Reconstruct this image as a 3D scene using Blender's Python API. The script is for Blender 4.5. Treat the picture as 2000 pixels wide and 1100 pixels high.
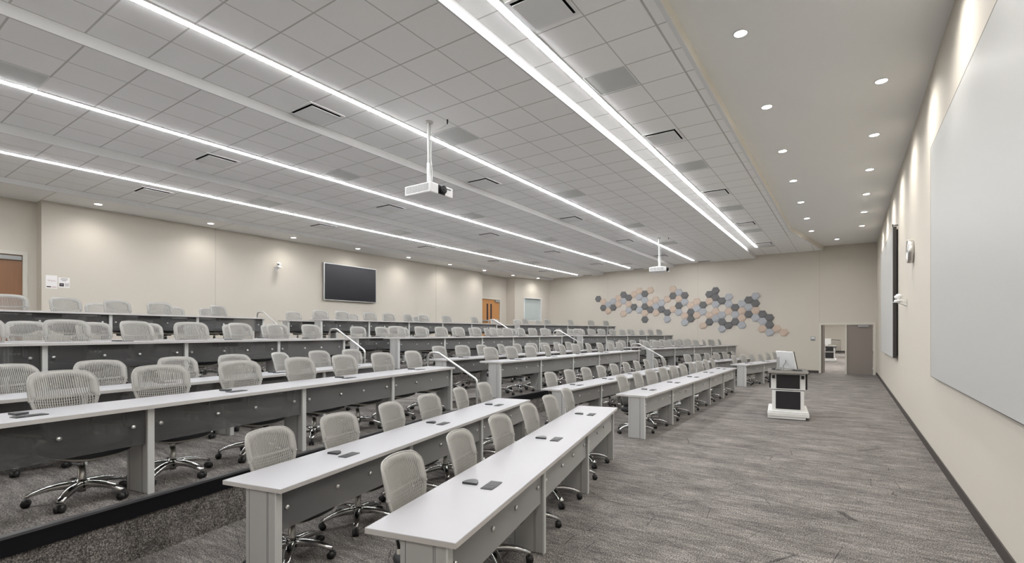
import bpy, math, random
from math import sin, cos, pi, radians, sqrt, atan2
from mathutils import Vector, Matrix
random.seed(7)
scene = bpy.context.scene
for o in list(bpy.data.objects): bpy.data.objects.remove(o)
COL = scene.collection

# ------------------------------------------------------------------ camera
H = 1.709
FPX, VPX, YH = 971.8, 1655.9, 650.2          # focal length, vanishing point, horizon in a 2000x1100 frame
cam_d = bpy.data.cameras.new('camera'); cam = bpy.data.objects.new('camera', cam_d); COL.objects.link(cam)
cam_d.sensor_width = 36.0; cam_d.sensor_fit = 'HORIZONTAL'; cam_d.lens = FPX / 2000 * 36
cam_d.shift_y = (YH - 550) / 2000
cam_d.clip_start = 0.05; cam_d.clip_end = 200
cam.location = (0, 0, H)
cam.rotation_euler = (pi / 2, 0, math.atan((VPX - 1000) / FPX))
scene.camera = cam

# ------------------------------------------------------------------ world and exposure
w = bpy.data.worlds.new('world'); scene.world = w; w.use_nodes = True
w.node_tree.nodes['Background'].inputs[0].default_value = (0.9, 0.95, 1, 1)
w.node_tree.nodes['Background'].inputs[1].default_value = 0.3
scene.view_settings.view_transform = 'Standard'; scene.view_settings.look = 'None'
scene.view_settings.gamma = 1; scene.view_settings.use_curve_mapping = False
scene.view_settings.exposure = 1.18
STRIP_L = 32.0       # radiance of the linear lamps
SPOT_W = 70.0        # each recessed downlight
BACK_W = 24.0

# ------------------------------------------------------------------ materials
def mat(name, col, rough=0.6, metal=0.0, spec=0.5, bump=None, vary=None, emit=None):
    m = bpy.data.materials.new(name); m.use_nodes = True; nt = m.node_tree
    b = nt.nodes['Principled BSDF']
    b.inputs['Base Color'].default_value = (*col, 1); b.inputs['Roughness'].default_value = rough
    b.inputs['Metallic'].default_value = metal; b.inputs['Specular IOR Level'].default_value = spec
    if emit:
        b.inputs['Emission Color'].default_value = (*emit[0], 1); b.inputs['Emission Strength'].default_value = emit[1]
    tc = nt.nodes.new('ShaderNodeTexCoord')
    if vary:   # (scale, amount)
        n = nt.nodes.new('ShaderNodeTexNoise'); n.inputs['Scale'].default_value = vary[0]; n.inputs['Detail'].default_value = 4
        nt.links.new(tc.outputs['Object'], n.inputs['Vector'])
        mx = nt.nodes.new('ShaderNodeMix'); mx.data_type = 'RGBA'
        mx.inputs[6].default_value = (*[c * (1 - vary[1]) for c in col], 1); mx.inputs[7].default_value = (*[min(1, c * (1 + vary[1])) for c in col], 1)
        nt.links.new(n.outputs['Fac'], mx.inputs[0]); nt.links.new(mx.outputs[2], b.inputs['Base Color'])
    if bump:   # (scale, strength)
        n2 = nt.nodes.new('ShaderNodeTexNoise'); n2.inputs['Scale'].default_value = bump[0]; n2.inputs['Detail'].default_value = 3
        nt.links.new(tc.outputs['Object'], n2.inputs['Vector'])
        bp = nt.nodes.new('ShaderNodeBump'); bp.inputs['Strength'].default_value = bump[1]; bp.inputs['Distance'].default_value = 0.01
        nt.links.new(n2.outputs['Fac'], bp.inputs['Height']); nt.links.new(bp.outputs['Normal'], b.inputs['Normal'])
    return m

M = {}
M['wall'] = mat('painted_cream_wall', (0.585, 0.548, 0.485), 0.75, bump=(180, 0.08), vary=(0.6, 0.015))
M['wall_seam'] = mat('wall_control_joint', (0.46, 0.43, 0.38), 0.6)
M['fascia'] = mat('cream_fascia_paint', (0.72, 0.68, 0.60), 0.6)
M['gyp'] = mat('white_gypsum_ceiling', (0.84, 0.84, 0.83), 0.7, bump=(120, 0.04))
M['band'] = mat('white_painted_step', (0.62, 0.62, 0.615), 0.6)
M['base'] = mat('dark_rubber_base', (0.045, 0.038, 0.034), 0.5)
M['nosing'] = mat('grey_rubber_nosing', (0.07, 0.07, 0.075), 0.45)
M['black_vinyl'] = mat('black_vinyl', (0.006, 0.006, 0.008), 0.5, spec=0.2)
M['top'] = mat('white_laminate', (0.38, 0.38, 0.40), 0.38, spec=0.35, vary=(6, 0.01))
M['edge'] = mat('greige_edge_band', (0.53, 0.515, 0.50), 0.5)
M['leg'] = mat('grey_leg_laminate', (0.42, 0.42, 0.415), 0.5)
M['legface'] = mat('light_leg_edge', (0.60, 0.61, 0.60), 0.4)
M['steel'] = mat('brushed_steel', (0.62, 0.61, 0.59), 0.32, metal=1.0)
M['chrome'] = mat('polished_aluminium', (0.62, 0.62, 0.63), 0.12, metal=1.0)
M['satin'] = mat('satin_aluminium_rail', (0.78, 0.78, 0.78), 0.28, metal=0.8)
M['black'] = mat('black_plastic', (0.012, 0.012, 0.013), 0.45)
M['darkbox'] = mat('charcoal_cover', (0.035, 0.037, 0.042), 0.35)
M['mesh'] = mat('warm_grey_elastomer', (0.365, 0.357, 0.335), 0.5, spec=0.4)
M['seat'] = mat('black_seat_fabric', (0.018, 0.019, 0.022), 0.6, bump=(300, 0.15))
M['shell'] = mat('greige_shell', (0.42, 0.39, 0.33), 0.45)
M['hole'] = mat('dark_opening', (0.006, 0.006, 0.006), 0.9, spec=0.0)
M['white'] = mat('white_enamel', (0.80, 0.80, 0.80), 0.35)
M['vent'] = mat('grille_metal', (0.56, 0.575, 0.565), 0.5, vary=(400, 0.25))
M['diff'] = mat('diffuser_plate', (0.76, 0.77, 0.77), 0.45)
M['tvscreen'] = mat('unlit_tv_glass', (0.010, 0.010, 0.016), 0.28, spec=0.4)
M['tvframe'] = mat('silver_tv_bezel', (0.55, 0.56, 0.56), 0.3, metal=0.7)
M['board'] = mat('whiteboard_surface', (0.50, 0.505, 0.495), 0.45, spec=0.3)
M['boardedge'] = mat('dark_board_edge', (0.03, 0.027, 0.025), 0.5)
M['leaf'] = mat('taupe_door_paint', (0.235, 0.205, 0.185), 0.45)
M['frame'] = mat('cream_door_frame', (0.62, 0.60, 0.54), 0.4)
M['glass'] = mat('frosted_glass', (0.50, 0.56, 0.55), 0.25)
M['paper'] = mat('white_paper', (0.80, 0.79, 0.79), 0.8)
M['red'] = mat('red_ink', (0.45, 0.18, 0.20), 0.8)
M['ink'] = mat('black_ink', (0.03, 0.02, 0.025), 0.8)
M['greyink'] = mat('grey_ink', (0.30, 0.29, 0.30), 0.8)
M['plate'] = mat('grey_wall_plate', (0.33, 0.34, 0.34), 0.4)
M['lect_white'] = mat('lectern_white_panel', (0.74, 0.74, 0.73), 0.4)
M['lect_black'] = mat('lectern_black_panel', (0.012, 0.011, 0.013), 0.5)
M['lect_top'] = mat('lectern_dark_top', (0.085, 0.078, 0.072), 0.4)
M['hexD'] = mat('dark_grey_felt', (0.165, 0.165, 0.168), 0.95, bump=(90, 0.3), vary=(12, 0.12))
M['hexB'] = mat('blue_grey_felt', (0.43, 0.445, 0.475), 0.95, bump=(90, 0.3), vary=(12, 0.08))
M['hexP'] = mat('peach_felt', (0.58, 0.47, 0.385), 0.95, bump=(90, 0.3), vary=(12, 0.08))
M['lamp'] = mat('lit_lamp_lens', (1, 1, 1), 0.5, emit=((0.985, 0.99, 1.0), STRIP_L))
M['spotlens'] = mat('lit_downlight_lens', (1, 1, 1), 0.5, emit=((1.0, 0.96, 0.90), 12.0))
M['roomfill'] = mat('fill_panel_glow', (1, 1, 1), 0.5, emit=((1.0, 0.97, 0.93), 9.0))  # glow of the unseen fill panels beyond the doorway
M['lens'] = mat('camera_lens_glass', (0.01, 0.01, 0.012), 0.08)
M['grillgrey'] = mat('projector_grille', (0.30, 0.30, 0.31), 0.5)

def wood(name, c1, c2):
    m = bpy.data.materials.new(name); m.use_nodes = True; nt = m.node_tree; b = nt.nodes['Principled BSDF']
    b.inputs['Roughness'].default_value = 0.4
    tc = nt.nodes.new('ShaderNodeTexCoord'); mp = nt.nodes.new('ShaderNodeMapping'); mp.inputs['Scale'].default_value = (14, 14, 0.7)
    n = nt.nodes.new('ShaderNodeTexNoise'); n.inputs['Scale'].default_value = 2.5; n.inputs['Detail'].default_value = 6
    nt.links.new(tc.outputs['Object'], mp.inputs[0]); nt.links.new(mp.outputs[0], n.inputs['Vector'])
    r = nt.nodes.new('ShaderNodeMix'); r.data_type = 'RGBA'; r.inputs[6].default_value = (*c1, 1); r.inputs[7].default_value = (*c2, 1)
    nt.links.new(n.outputs['Fac'], r.inputs[0]); nt.links.new(r.outputs[2], b.inputs['Base Color'])
    return m
M['wood'] = wood('maple_veneer', (0.44, 0.20, 0.065), (0.58, 0.29, 0.11))
M['wood_dark'] = wood('oak_veneer', (0.20, 0.092, 0.04), (0.28, 0.135, 0.062))

def math_node(nt, op, a, b=None):
    n = nt.nodes.new('ShaderNodeMath'); n.operation = op
    for i, v in enumerate((a, b)):
        if v is None: continue
        if isinstance(v, (int, float)): n.inputs[i].default_value = v
        else: nt.links.new(v, n.inputs[i])
    return n.outputs[0]

def tile_mat(name, xs0):
    """suspended ceiling: 0.61 m tiles with reveal seams; xs0 = world x of a seam"""
    m = bpy.data.materials.new(name); m.use_nodes = True; nt = m.node_tree; b = nt.nodes['Principled BSDF']
    b.inputs['Roughness'].default_value = 0.85; b.inputs['Specular IOR Level'].default_value = 0.2
    tc = nt.nodes.new('ShaderNodeTexCoord'); sp = nt.nodes.new('ShaderNodeSeparateXYZ'); nt.links.new(tc.outputs['Object'], sp.inputs[0])
    def line(s, off, wdt):
        f = math_node(nt, 'FRACT', math_node(nt, 'MULTIPLY', math_node(nt, 'ADD', s, -off + 61.0), 1 / 0.61))
        d = math_node(nt, 'ABSOLUTE', math_node(nt, 'SUBTRACT', math_node(nt, 'FRACT', math_node(nt, 'ADD', f, 0.5)), 0.5))
        return math_node(nt, 'LESS_THAN', d, wdt / 0.61)
    lx = line(sp.outputs[0], xs0, 0.0075); ly = line(sp.outputs[1], 3.166, 0.010)
    l = math_node(nt, 'MAXIMUM', lx, ly)
    n = nt.nodes.new('ShaderNodeTexNoise'); n.inputs['Scale'].default_value = 260; n.inputs['Detail'].default_value = 2
    nt.links.new(tc.outputs['Object'], n.inputs['Vector'])
    r = nt.nodes.new('ShaderNodeMix'); r.data_type = 'RGBA'; r.inputs[6].default_value = (0.87, 0.87, 0.865, 1); r.inputs[7].default_value = (0.92, 0.92, 0.915, 1)
    nt.links.new(n.outputs['Fac'], r.inputs[0])
    r2 = nt.nodes.new('ShaderNodeMix'); r2.data_type = 'RGBA'; r2.inputs[7].default_value = (0.56, 0.555, 0.54, 1)
    nt.links.new(l, r2.inputs[0]); nt.links.new(r.outputs[2], r2.inputs[6]); nt.links.new(r2.outputs[2], b.inputs['Base Color'])
    return m
M['tile'] = {k: tile_mat('acoustic_tile_' + k, x) for k, x in (('a', -3.43), ('b', -7.10), ('c', -10.81), ('front', -1.80))}

def carpet_mat():
    m = bpy.data.materials.new('striated_carpet'); m.use_nodes = True; nt = m.node_tree; b = nt.nodes['Principled BSDF']
    b.inputs['Roughness'].default_value = 0.95; b.inputs['Specular IOR Level'].default_value = 0.1
    tc = nt.nodes.new('ShaderNodeTexCoord')
    def noise(scale, sc, det=5, rough=0.6, rot=0.0):
        mp = nt.nodes.new('ShaderNodeMapping'); mp.inputs['Scale'].default_value = sc; mp.inputs['Rotation'].default_value = (0, 0, rot)
        nt.links.new(tc.outputs['Object'], mp.inputs[0])
        n = nt.nodes.new('ShaderNodeTexNoise'); n.inputs['Scale'].default_value = scale; n.inputs['Detail'].default_value = det; n.inputs['Roughness'].default_value = rough
        nt.links.new(mp.outputs[0], n.inputs['Vector']); return n.outputs['Fac']
    streak = noise(1.0, (3.4, 17.0, 17.0), 6, 0.75)
    blotch = noise(0.9, (1.6, 4.0, 3.0), 3, 0.5)
    speck = noise(95, (1, 1, 1), 2, 0.75); mid = noise(1.0, (13, 38, 38), 4, 0.8)
    s = math_node(nt, 'ADD', math_node(nt, 'MULTIPLY', streak, 0.46), math_node(nt, 'MULTIPLY', blotch, 0.26))
    s = math_node(nt, 'ADD', s, math_node(nt, 'MULTIPLY', mid, 0.30))
    s = math_node(nt, 'ADD', s, math_node(nt, 'MULTIPLY', math_node(nt, 'SUBTRACT', speck, 0.5), 1.15))
    # thin scratch-like diagonal lines woven in the pile
    mp = nt.nodes.new('ShaderNodeMapping'); mp.inputs['Scale'].default_value = (0.9, 2.0, 1); mp.inputs['Rotation'].default_value = (0, 0, 0.5)
    nt.links.new(tc.outputs['Object'], mp.inputs[0])
    v = nt.nodes.new('ShaderNodeTexVoronoi'); v.feature = 'DISTANCE_TO_EDGE'; v.inputs['Scale'].default_value = 1.6
    nt.links.new(mp.outputs[0], v.inputs['Vector'])
    ln = math_node(nt, 'LESS_THAN', v.outputs['Distance'], 0.0045)
    s = math_node(nt, 'SUBTRACT', s, math_node(nt, 'MULTIPLY', ln, 0.13))
    cr = nt.nodes.new('ShaderNodeValToRGB'); e = cr.color_ramp.elements
    e[0].position = 0.25; e[0].color = (0.022, 0.020, 0.020, 1); e[1].position = 0.75; e[1].color = (0.42, 0.39, 0.365, 1)
    x = e.new(0.5); x.color = (0.132, 0.122, 0.115, 1)
    nt.links.new(s, cr.inputs[0]); nt.links.new(cr.outputs[0], b.inputs['Base Color'])
    bp = nt.nodes.new('ShaderNodeBump'); bp.inputs['Strength'].default_value = 0.4; bp.inputs['Distance'].default_value = 0.005
    nt.links.new(speck, bp.inputs['Height']); nt.links.new(bp.outputs['Normal'], b.inputs['Normal'])
    return m
M['carpet'] = carpet_mat()

def acrylic():
    m = bpy.data.materials.new('smoky_acrylic'); m.use_nodes = True; nt = m.node_tree
    out = nt.nodes['Material Output']; b = nt.nodes['Principled BSDF']
    b.inputs['Base Color'].default_value = (0.27, 0.27, 0.272, 1); b.inputs['Roughness'].default_value = 0.34
    t = nt.nodes.new('ShaderNodeBsdfTransparent'); t.inputs[0].default_value = (0.55, 0.55, 0.56, 1)
    g = nt.nodes.new('ShaderNodeBsdfRefraction'); g.inputs['Color'].default_value = (0.8, 0.8, 0.8, 1); g.inputs['Roughness'].default_value = 0.22; g.inputs['IOR'].default_value = 1.06
    m1 = nt.nodes.new('ShaderNodeMixShader'); m1.inputs[0].default_value = 0.35
    nt.links.new(t.outputs[0], m1.inputs[1]); nt.links.new(g.outputs[0], m1.inputs[2])
    mx = nt.nodes.new('ShaderNodeMixShader'); lw = nt.nodes.new('ShaderNodeLayerWeight'); lw.inputs['Blend'].default_value = 0.5
    mr = nt.nodes.new('ShaderNodeMapRange'); mr.inputs['From Min'].default_value = 0.15; mr.inputs['From Max'].default_value = 0.85; mr.inputs['To Min'].default_value = 0.30; mr.inputs['To Max'].default_value = 0.97
    nt.links.new(lw.outputs['Facing'], mr.inputs['Value']); nt.links.new(mr.outputs[0], mx.inputs[0])
    cm = nt.nodes.new('ShaderNodeMix'); cm.data_type = 'RGBA'; cm.inputs[6].default_value = (0.16, 0.16, 0.165, 1); cm.inputs[7].default_value = (0.55, 0.55, 0.54, 1)  # base colour lightens at grazing angles, standing in for reflection of the bright wall
    nt.links.new(lw.outputs['Facing'], cm.inputs[0]); nt.links.new(cm.outputs[2], b.inputs['Base Color'])
    nt.links.new(m1.outputs[0], mx.inputs[1]); nt.links.new(b.outputs[0], mx.inputs[2]); nt.links.new(mx.outputs[0], out.inputs[0])
    return m
M['acrylic'] = acrylic()

# ------------------------------------------------------------------ mesh helpers
class MB:
    """collects shapes; build() links them as ONE mesh object"""
    def __init__(s): s.v = []; s.f = []; s.m = []; s.sm = []; s.mats = []
    def mi(s, m):
        if m not in s.mats: s.mats.append(m)
        return s.mats.index(m)
    def add(s, vs, fs, m, smooth=False, T=None):
        k = len(s.v); i = s.mi(m)
        for p in vs:
            p = Vector(p)
            if T is not None: p = T @ p
            s.v.append(tuple(p))
        for f in fs: s.f.append(tuple(k + a for a in f)); s.m.append(i); s.sm.append(smooth)
        return s
    def box(s, x0, x1, y0, y1, z0, z1, m, T=None, bev=0.0):
        if bev <= 0:
            vs = [(x, y, z) for z in (z0, z1) for y in (y0, y1) for x in (x0, x1)]
            fs = [(0, 2, 3, 1), (4, 5, 7, 6), (0, 1, 5, 4), (1, 3, 7, 5), (3, 2, 6, 7), (2, 0, 4, 6)]
            return s.add(vs, fs, m, T=T)
        b = bev; rings = []
        def ring(x0_, x1_, y0_, y1_, z_, c): return [(x0_ + c, y0_, z_), (x1_ - c, y0_, z_), (x1_, y0_ + c, z_), (x1_, y1_ - c, z_), (x1_ - c, y1_, z_), (x0_ + c, y1_, z_), (x0_, y1_ - c, z_), (x0_, y0_ + c, z_)]
        rs = [ring(x0 + b, x1 - b, y0 + b, y1 - b, z0, b * .6), ring(x0, x1, y0, y1, z0 + b, b), ring(x0, x1, y0, y1, z1 - b, b), ring(x0 + b, x1 - b, y0 + b, y1 - b, z1, b * .6)]
        return s.loft(rs, m, T=T)
    def loft(s, rings, m, smooth=False, T=None, caps=True):
        n = len(rings[0]); vs = [p for r in rings for p in r]; fs = []
        for k in range(len(rings) - 1):
            for i in range(n):
                j = (i + 1) % n; fs.append((k * n + i, k * n + j, (k + 1) * n + j, (k + 1) * n + i))
        if caps: fs.append(tuple(range(n))[::-1]); fs.append(tuple((len(rings) - 1) * n + i for i in range(n)))
        return s.add(vs, fs, m, smooth, T)
    def cyl(s, p0, p1, r0, m, r1=None, n=12, smooth=True, T=None):
        return s.tube([p0, p1], [r0, r0 if r1 is None else r1], m, n, smooth, T)
    def tube(s, pts, rad, m, n=10, smooth=True, T=None):
        pts = [Vector(p) for p in pts]
        if isinstance(rad, (int, float)): rad = [rad] * len(pts)
        rings = []; prev = None
        for i, p in enumerate(pts):
            d = (pts[min(i + 1, len(pts) - 1)] - pts[max(i - 1, 0)]).normalized()
            a = Vector((0, 0, 1)) if abs(d.z) < 0.95 else Vector((1, 0, 0))
            if prev is not None: a = prev
            u = (a - d * a.dot(d)).normalized(); v = d.cross(u); prev = u
            rings.append([tuple(p + (u * cos(2 * pi * k / n) + v * sin(2 * pi * k / n)) * rad[i]) for k in range(n)])
        return s.loft(rings, m, smooth, T)
    def prism(s, poly, z0, z1, m, T=None):
        n = len(poly); vs = [(x, y, z0) for x, y in poly] + [(x, y, z1) for x, y in poly]
        fs = [tuple(range(n))[::-1], tuple(range(n, 2 * n))] + [(i, (i + 1) % n, n + (i + 1) % n, n + i) for i in range(n)]
        return s.add(vs, fs, m, T=T)
    def sphere(s, c, r, m, n=14, k=8, sc=(1, 1, 1), T=None):
        rings = []
        for i in range(1, k):
            a = pi * i / k; rings.append([(c[0] + sc[0] * r * sin(a) * cos(2 * pi * j / n), c[1] + sc[1] * r * sin(a) * sin(2 * pi * j / n), c[2] + sc[2] * r * -cos(a)) for j in range(n)])
        return s.loft(rings, m, True, T)
    def build(s, name, parent=None, loc=None, rotz=0.0):
        me = bpy.data.meshes.new(name); me.from_pydata(s.v, [], s.f)
        for m in s.mats: me.materials.append(m)
        me.polygons.foreach_set('material_index', s.m); me.polygons.foreach_set('use_smooth', s.sm); me.update()
        o = bpy.data.objects.new(name, me); COL.objects.link(o)
        if parent: o.parent = parent
        if loc: o.location = loc
        o.rotation_euler = (0, 0, rotz)
        return o
def tag(o, label, cat, group=None):
    o['label'] = label; o['category'] = cat
    if group: o['group'] = group
    return o
def thing(name, label, cat, loc=(0, 0, 0), rotz=0.0, group=None):
    o = bpy.data.objects.new(name, None); COL.objects.link(o); o.empty_display_size = 0.1
    o.location = loc; o.rotation_euler = (0, 0, rotz)
    return tag(o, label, cat, group)
def struct(name, mb):
    o = mb.build(name); o['kind'] = 'structure'; return o
KIDS = {}
def kids(o):
    if o.name not in KIDS: KIDS[o.name] = [c for c in bpy.data.objects if c.parent == o]
    return KIDS[o.name]
def dup(root, loc, rotz, label, group=None, flag=None):
    """copy of a thing with copies of its parts and their sub-parts; data is shared"""
    r = root.copy(); COL.objects.link(r); r.location = loc; r.rotation_euler = (0, 0, rotz); r['label'] = label
    if group: r['group'] = group
    for ch in kids(root):
        c = ch.copy(); COL.objects.link(c); c.parent = r
        for g in kids(ch):
            d = g.copy(); COL.objects.link(d); d.parent = c
    return r
ORD = ['zeroth', 'first', 'second', 'third', 'fourth', 'fifth', 'sixth', 'seventh', 'eighth', 'ninth', 'tenth', 'eleventh', 'twelfth',
       'thirteenth', 'fourteenth', 'fifteenth', 'sixteenth', 'seventeenth', 'eighteenth', 'nineteenth', 'twentieth']
def ordw(n):
    if n <= 20: return ORD[n]
    if n == 30: return 'thirtieth'
    if n < 30: return 'twenty-' + ORD[n - 20]
    return 'thirty-' + ORD[n - 30]

# ------------------------------------------------------------------ seating geometry
TIER = 0.452                     # height of one tier
MOD = 1.5305                     # one desk module, leg to leg
HU = 0.668; HT = 0.698           # underside and top of the worktops
NEAR, FAR = -4.0, 24.8           # near and far wall
XB = -15.05; XR = 0.975
# (block, row) -> x0, y0, angle, first module, last leg ; the leg line of that desk
ROWS = {}
LEFT = [(-1.616, 1.872, 12.66), (-3.09, 1.87, 11.7), (-4.52, 1.671, 10.4), (-5.98, 1.66, 10.8), (-7.122, 1.641, 11.3), (-8.60, 1.62, 10.9), (-10.64, 3.298 , 9.6), (-12.08, 3.30, 9.6)]
CX = [-2.695, -4.12, -5.536, -6.94, -8.32, -9.72, -11.14, -12.59]
RX = [(-2.65, 17.15), (-4.15, 17.15), (-5.62, 17.20), (-7.0, 17.22), (-8.36, 17.24), (-9.76, 17.15), (-11.08, 17.0), (-12.5, 17.0)]
for r in range(8):
    x, y, a = LEFT[r]
    k0, k1 = ((0, 3) if r < 2 else (-1, 3) if r < 6 else (-2, 2))
    ROWS['left', r] = (x, y, radians(a), k0, k1)
    ROWS['centre', r] = (CX[r], 7.84, 0.0, 0, 5)
    ROWS['right', r] = (RX[r][0], RX[r][1], -radians(12), 0, 3 if r < 2 else [0, 4.62, 4.5, 4.42][r // 2])
def tier_z(r): return TIER * (r // 2)
def row_frame(b, r):
    x, y, a, k0, k1 = ROWS[b, r]
    u = Vector((-sin(a), cos(a), 0)); n = Vector((cos(a), sin(a), 0))   # along the row, towards the front wall
    return Vector((x, y, tier_z(r))), u, n, a, k0, k1

# ------------------------------------------------------------------ floor and tiers
struct('floor', MB().box(-15.6, XR + .1, NEAR - .1, FAR + .16, -0.2, 0, M['carpet']))
def edge_line(t):
    """front edge of tier t (1..3) as a polyline from near to far"""
    r = 2 * t
    pl, ul, nl, a, k0, k1 = row_frame('left', r)
    e = 0.055
    A = pl + nl * e; s0 = (NEAR - .05 - A.y) / ul.y
    p0 = A + ul * s0; p1 = A + ul * (k1 * MOD + 0.16)
    pr, ur, nr, a2, _, kk = row_frame('right', r)
    B = pr + nr * e; q0 = B - ur * 0.16; q1 = B + ur * ((FAR + .05 - B.y) / ur.y)
    cx = CX[r] + e
    return [p0, p1, Vector((cx, 7.62, 0)), Vector((cx, 15.62, 0)), q0, q1]
AISLE = {}
nos = 1
for t in (1, 2, 3):
    L = edge_line(t)
    z0, z1 = TIER * (t - 1), TIER * t
    # two aisle notches, 0.6 m deep, each with two intermediate steps
    p0, p1, c0, c1, q0, q1 = L
    dep = 0.62
    xa = (p1.x + c0.x) / 2; xb = (c1.x + q0.x) / 2
    AISLE[t] = (xa, xb)
    poly = [(p0.x, p0.y), (p1.x, p1.y), (xa - dep, p1.y), (xa - dep, c0.y), (c0.x, c0.y), (c1.x, c1.y), (xb - dep, c1.y), (xb - dep, q0.y), (q0.x, q0.y), (q1.x, q1.y), (-15.55, q1.y), (-15.55, p0.y)]
    struct('floor', MB().prism(poly[::-1], z0 + (0.0005 if t > 1 else 0.0005), z1, M['carpet']))
    for (ya, yb, xx) in ((p1.y, c0.y, xa), (c1.y, q0.y, xb)):
        st = MB()
        st.box(xx - dep, xx, ya, yb, z0 + .001, z0 + TIER / 3, M['carpet']).box(xx - dep, xx - dep / 2, ya, yb, z0 + TIER / 3, z0 + TIER * 2 / 3, M['carpet'])
        st.box(xx, xx + .012, ya, yb, z0 + TIER / 3 - .03, z0 + TIER / 3 + .004, M['nosing']).box(xx - dep / 2, xx - dep / 2 + .012, ya, yb, z0 + TIER * 2 / 3 - .03, z0 + TIER * 2 / 3 + .004, M['nosing'])
        st.box(xx - dep, xx - dep + .012, ya, yb, z1 - .03, z1 + .004, M['nosing'])
        struct('floor', st)
    for (a, b) in ((p0, p1), (c0, c1), (q0, q1)):
        d = (b - a); ln = d.length; ang = atan2(d.y, d.x)
        T = Matrix.Translation((a.x, a.y, 0)) @ Matrix.Rotation(ang, 4, 'Z')
        # +y local is towards the back, the riser faces -y
        n = MB().box(0, ln, -.022, .03, z1 - .012, z1 + .005, M['nosing'], T).box(0, ln, -.014, 0.0, z1 - .125, z1 - .012, M['black_vinyl'], T)
        struct('trim_%d' % nos, n); nos += 1

# ------------------------------------------------------------------ walls
Z_S = {'front': 5.205, 'a': 5.07, 'b': 4.94, 'c': 4.80}
ZF, Z0 = 5.366, 4.70
wr = MB().box(XR, XR + .15, NEAR - .15, FAR + .16, -.2, ZF + .1, M['wall'])
struct('wall_right', wr)
DX0, DX1, DZ = -0.965, 0.885, 2.075        # double doorway in the far wall
wf = MB()
wf.box(-15.6, DX0, FAR, FAR + .15, -.2, 5.5, M['wall']).box(DX1, XR + .15, FAR, FAR + .15, -.2, 5.5, M['wall']).box(DX0, DX1, FAR, FAR + .15, DZ, 5.5, M['wall'])
wf.box(-1.0, -.988, FAR - .003, FAR, DZ + .06, 5.2, M['wall_seam']).box(-5.98, -5.968, FAR - .003, FAR, .5, 5.0, M['wall_seam']).box(-10.6, -10.588, FAR - .003, FAR, .5, 4.8, M['wall_seam'])
struct('wall_far', wf)
struct('wall_near', MB().box(-15.6, XR + .15, NEAR - .15, NEAR, -.2, 5.5, M['wall']))
A0 = 3.36; A1, A2 = 19.66, 22.29; XA = XB - .37; W0 = (-14.86, 22.29); W1 = (-14.13, 24.85)
wb = MB()
wb.box(XB - .5, XB, A0, A1, -.1, 4.9, M['wall'])
for y in (7.07, 16.3): wb.box(XB, XB + .003, y, y + .014, 1.36, Z0, M['wall_seam'])
struct('wall_back', wb)
LD0, LD1, LZ = 2.245, 3.155, 3 * TIER + 2.13
wl = MB()
wl.box(XA - .15, XA, NEAR - .15, LD0, 1.3, 4.9, M['wall']).box(XA - .15, XA, LD1, A0 + .05, 1.3, 4.9, M['wall']).box(XA - .15, XA, LD0, LD1, LZ, 4.9, M['wall'])
struct('wall_back_alcove_near', wl)
RD0, RD1 = 19.86, 21.70
wl = MB()
wl.box(XA - .15, XA, A1 - .05, RD0, 1.3, 4.9, M['wall']).box(XA - .15, XA, RD1, A2 + .3, 1.3, 4.9, M['wall']).box(XA - .15, XA, RD0, RD1, LZ, 4.9, M['wall'])
struct('wall_back_alcove_far', wl)
# angled wall piece with the window; local x along the wall
dv = Vector((W1[0] - W0[0], W1[1] - W0[1], 0)); wl_len = dv.length; wang = atan2(dv.y, dv.x)
TW = Matrix.Translation((W0[0], W0[1], 0)) @ Matrix.Rotation(wang, 4, 'Z')
wx0, wx1, wz0, wz1 = 0.66, 1.93, 2.40, 3.60
ww = MB()
ww.box(0, wx0, 0, .30, .9, 4.9, M['wall'], TW).box(wx1, wl_len + .1, 0, .30, .9, 4.9, M['wall'], TW).box(wx0, wx1, 0, .30, .9, wz0, M['wall'], TW).box(wx0, wx1, 0, .30, wz1, 4.9, M['wall'], TW)
ww.box(XA - .1, W0[0], W0[1], W0[1] + .15, .9, 4.9, M['wall'])
struct('wall_back_window', ww)
wn = struct('window_1', MB().box(wx0, wx1, .10, .115, wz0, wz1, M['glass'], TW))
fr = MB()
for (a, b, c, d) in ((wx0 - .04, wx1 + .04, wz1, wz1 + .05), (wx0 - .04, wx1 + .04, wz0 - .04, wz0), (wx0 - .04, wx0 + .03, wz0, wz1), (wx1 - .03, wx1 + .04, wz0, wz1)):
    fr.box(a, b, -.02, .10, c, d, M['diff'], TW)
fr.build('window_frame', wn)
# base boards
struct('baseboard_right', MB().box(XR - .012, XR, NEAR, FAR, 0, .105, M['base']))
bb = MB()
bb.box(-4.3, DX0 - .06, FAR - .012, FAR, 0, .105, M['base']).box(DX1 + .05, XR - .012, FAR - .012, FAR, 0, .105, M['base'])
struct('baseboard_far', bb)

# ------------------------------------------------------------------ ceilings
def slab(name, x0, x1, z, m, y0=NEAR - .1, y1=FAR + .1): return struct(name, MB().box(x0, x1, y0, y1, z, z + .03, m))
XS = [-1.655, -3.43, -7.10, -10.81, -13.90]
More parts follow.
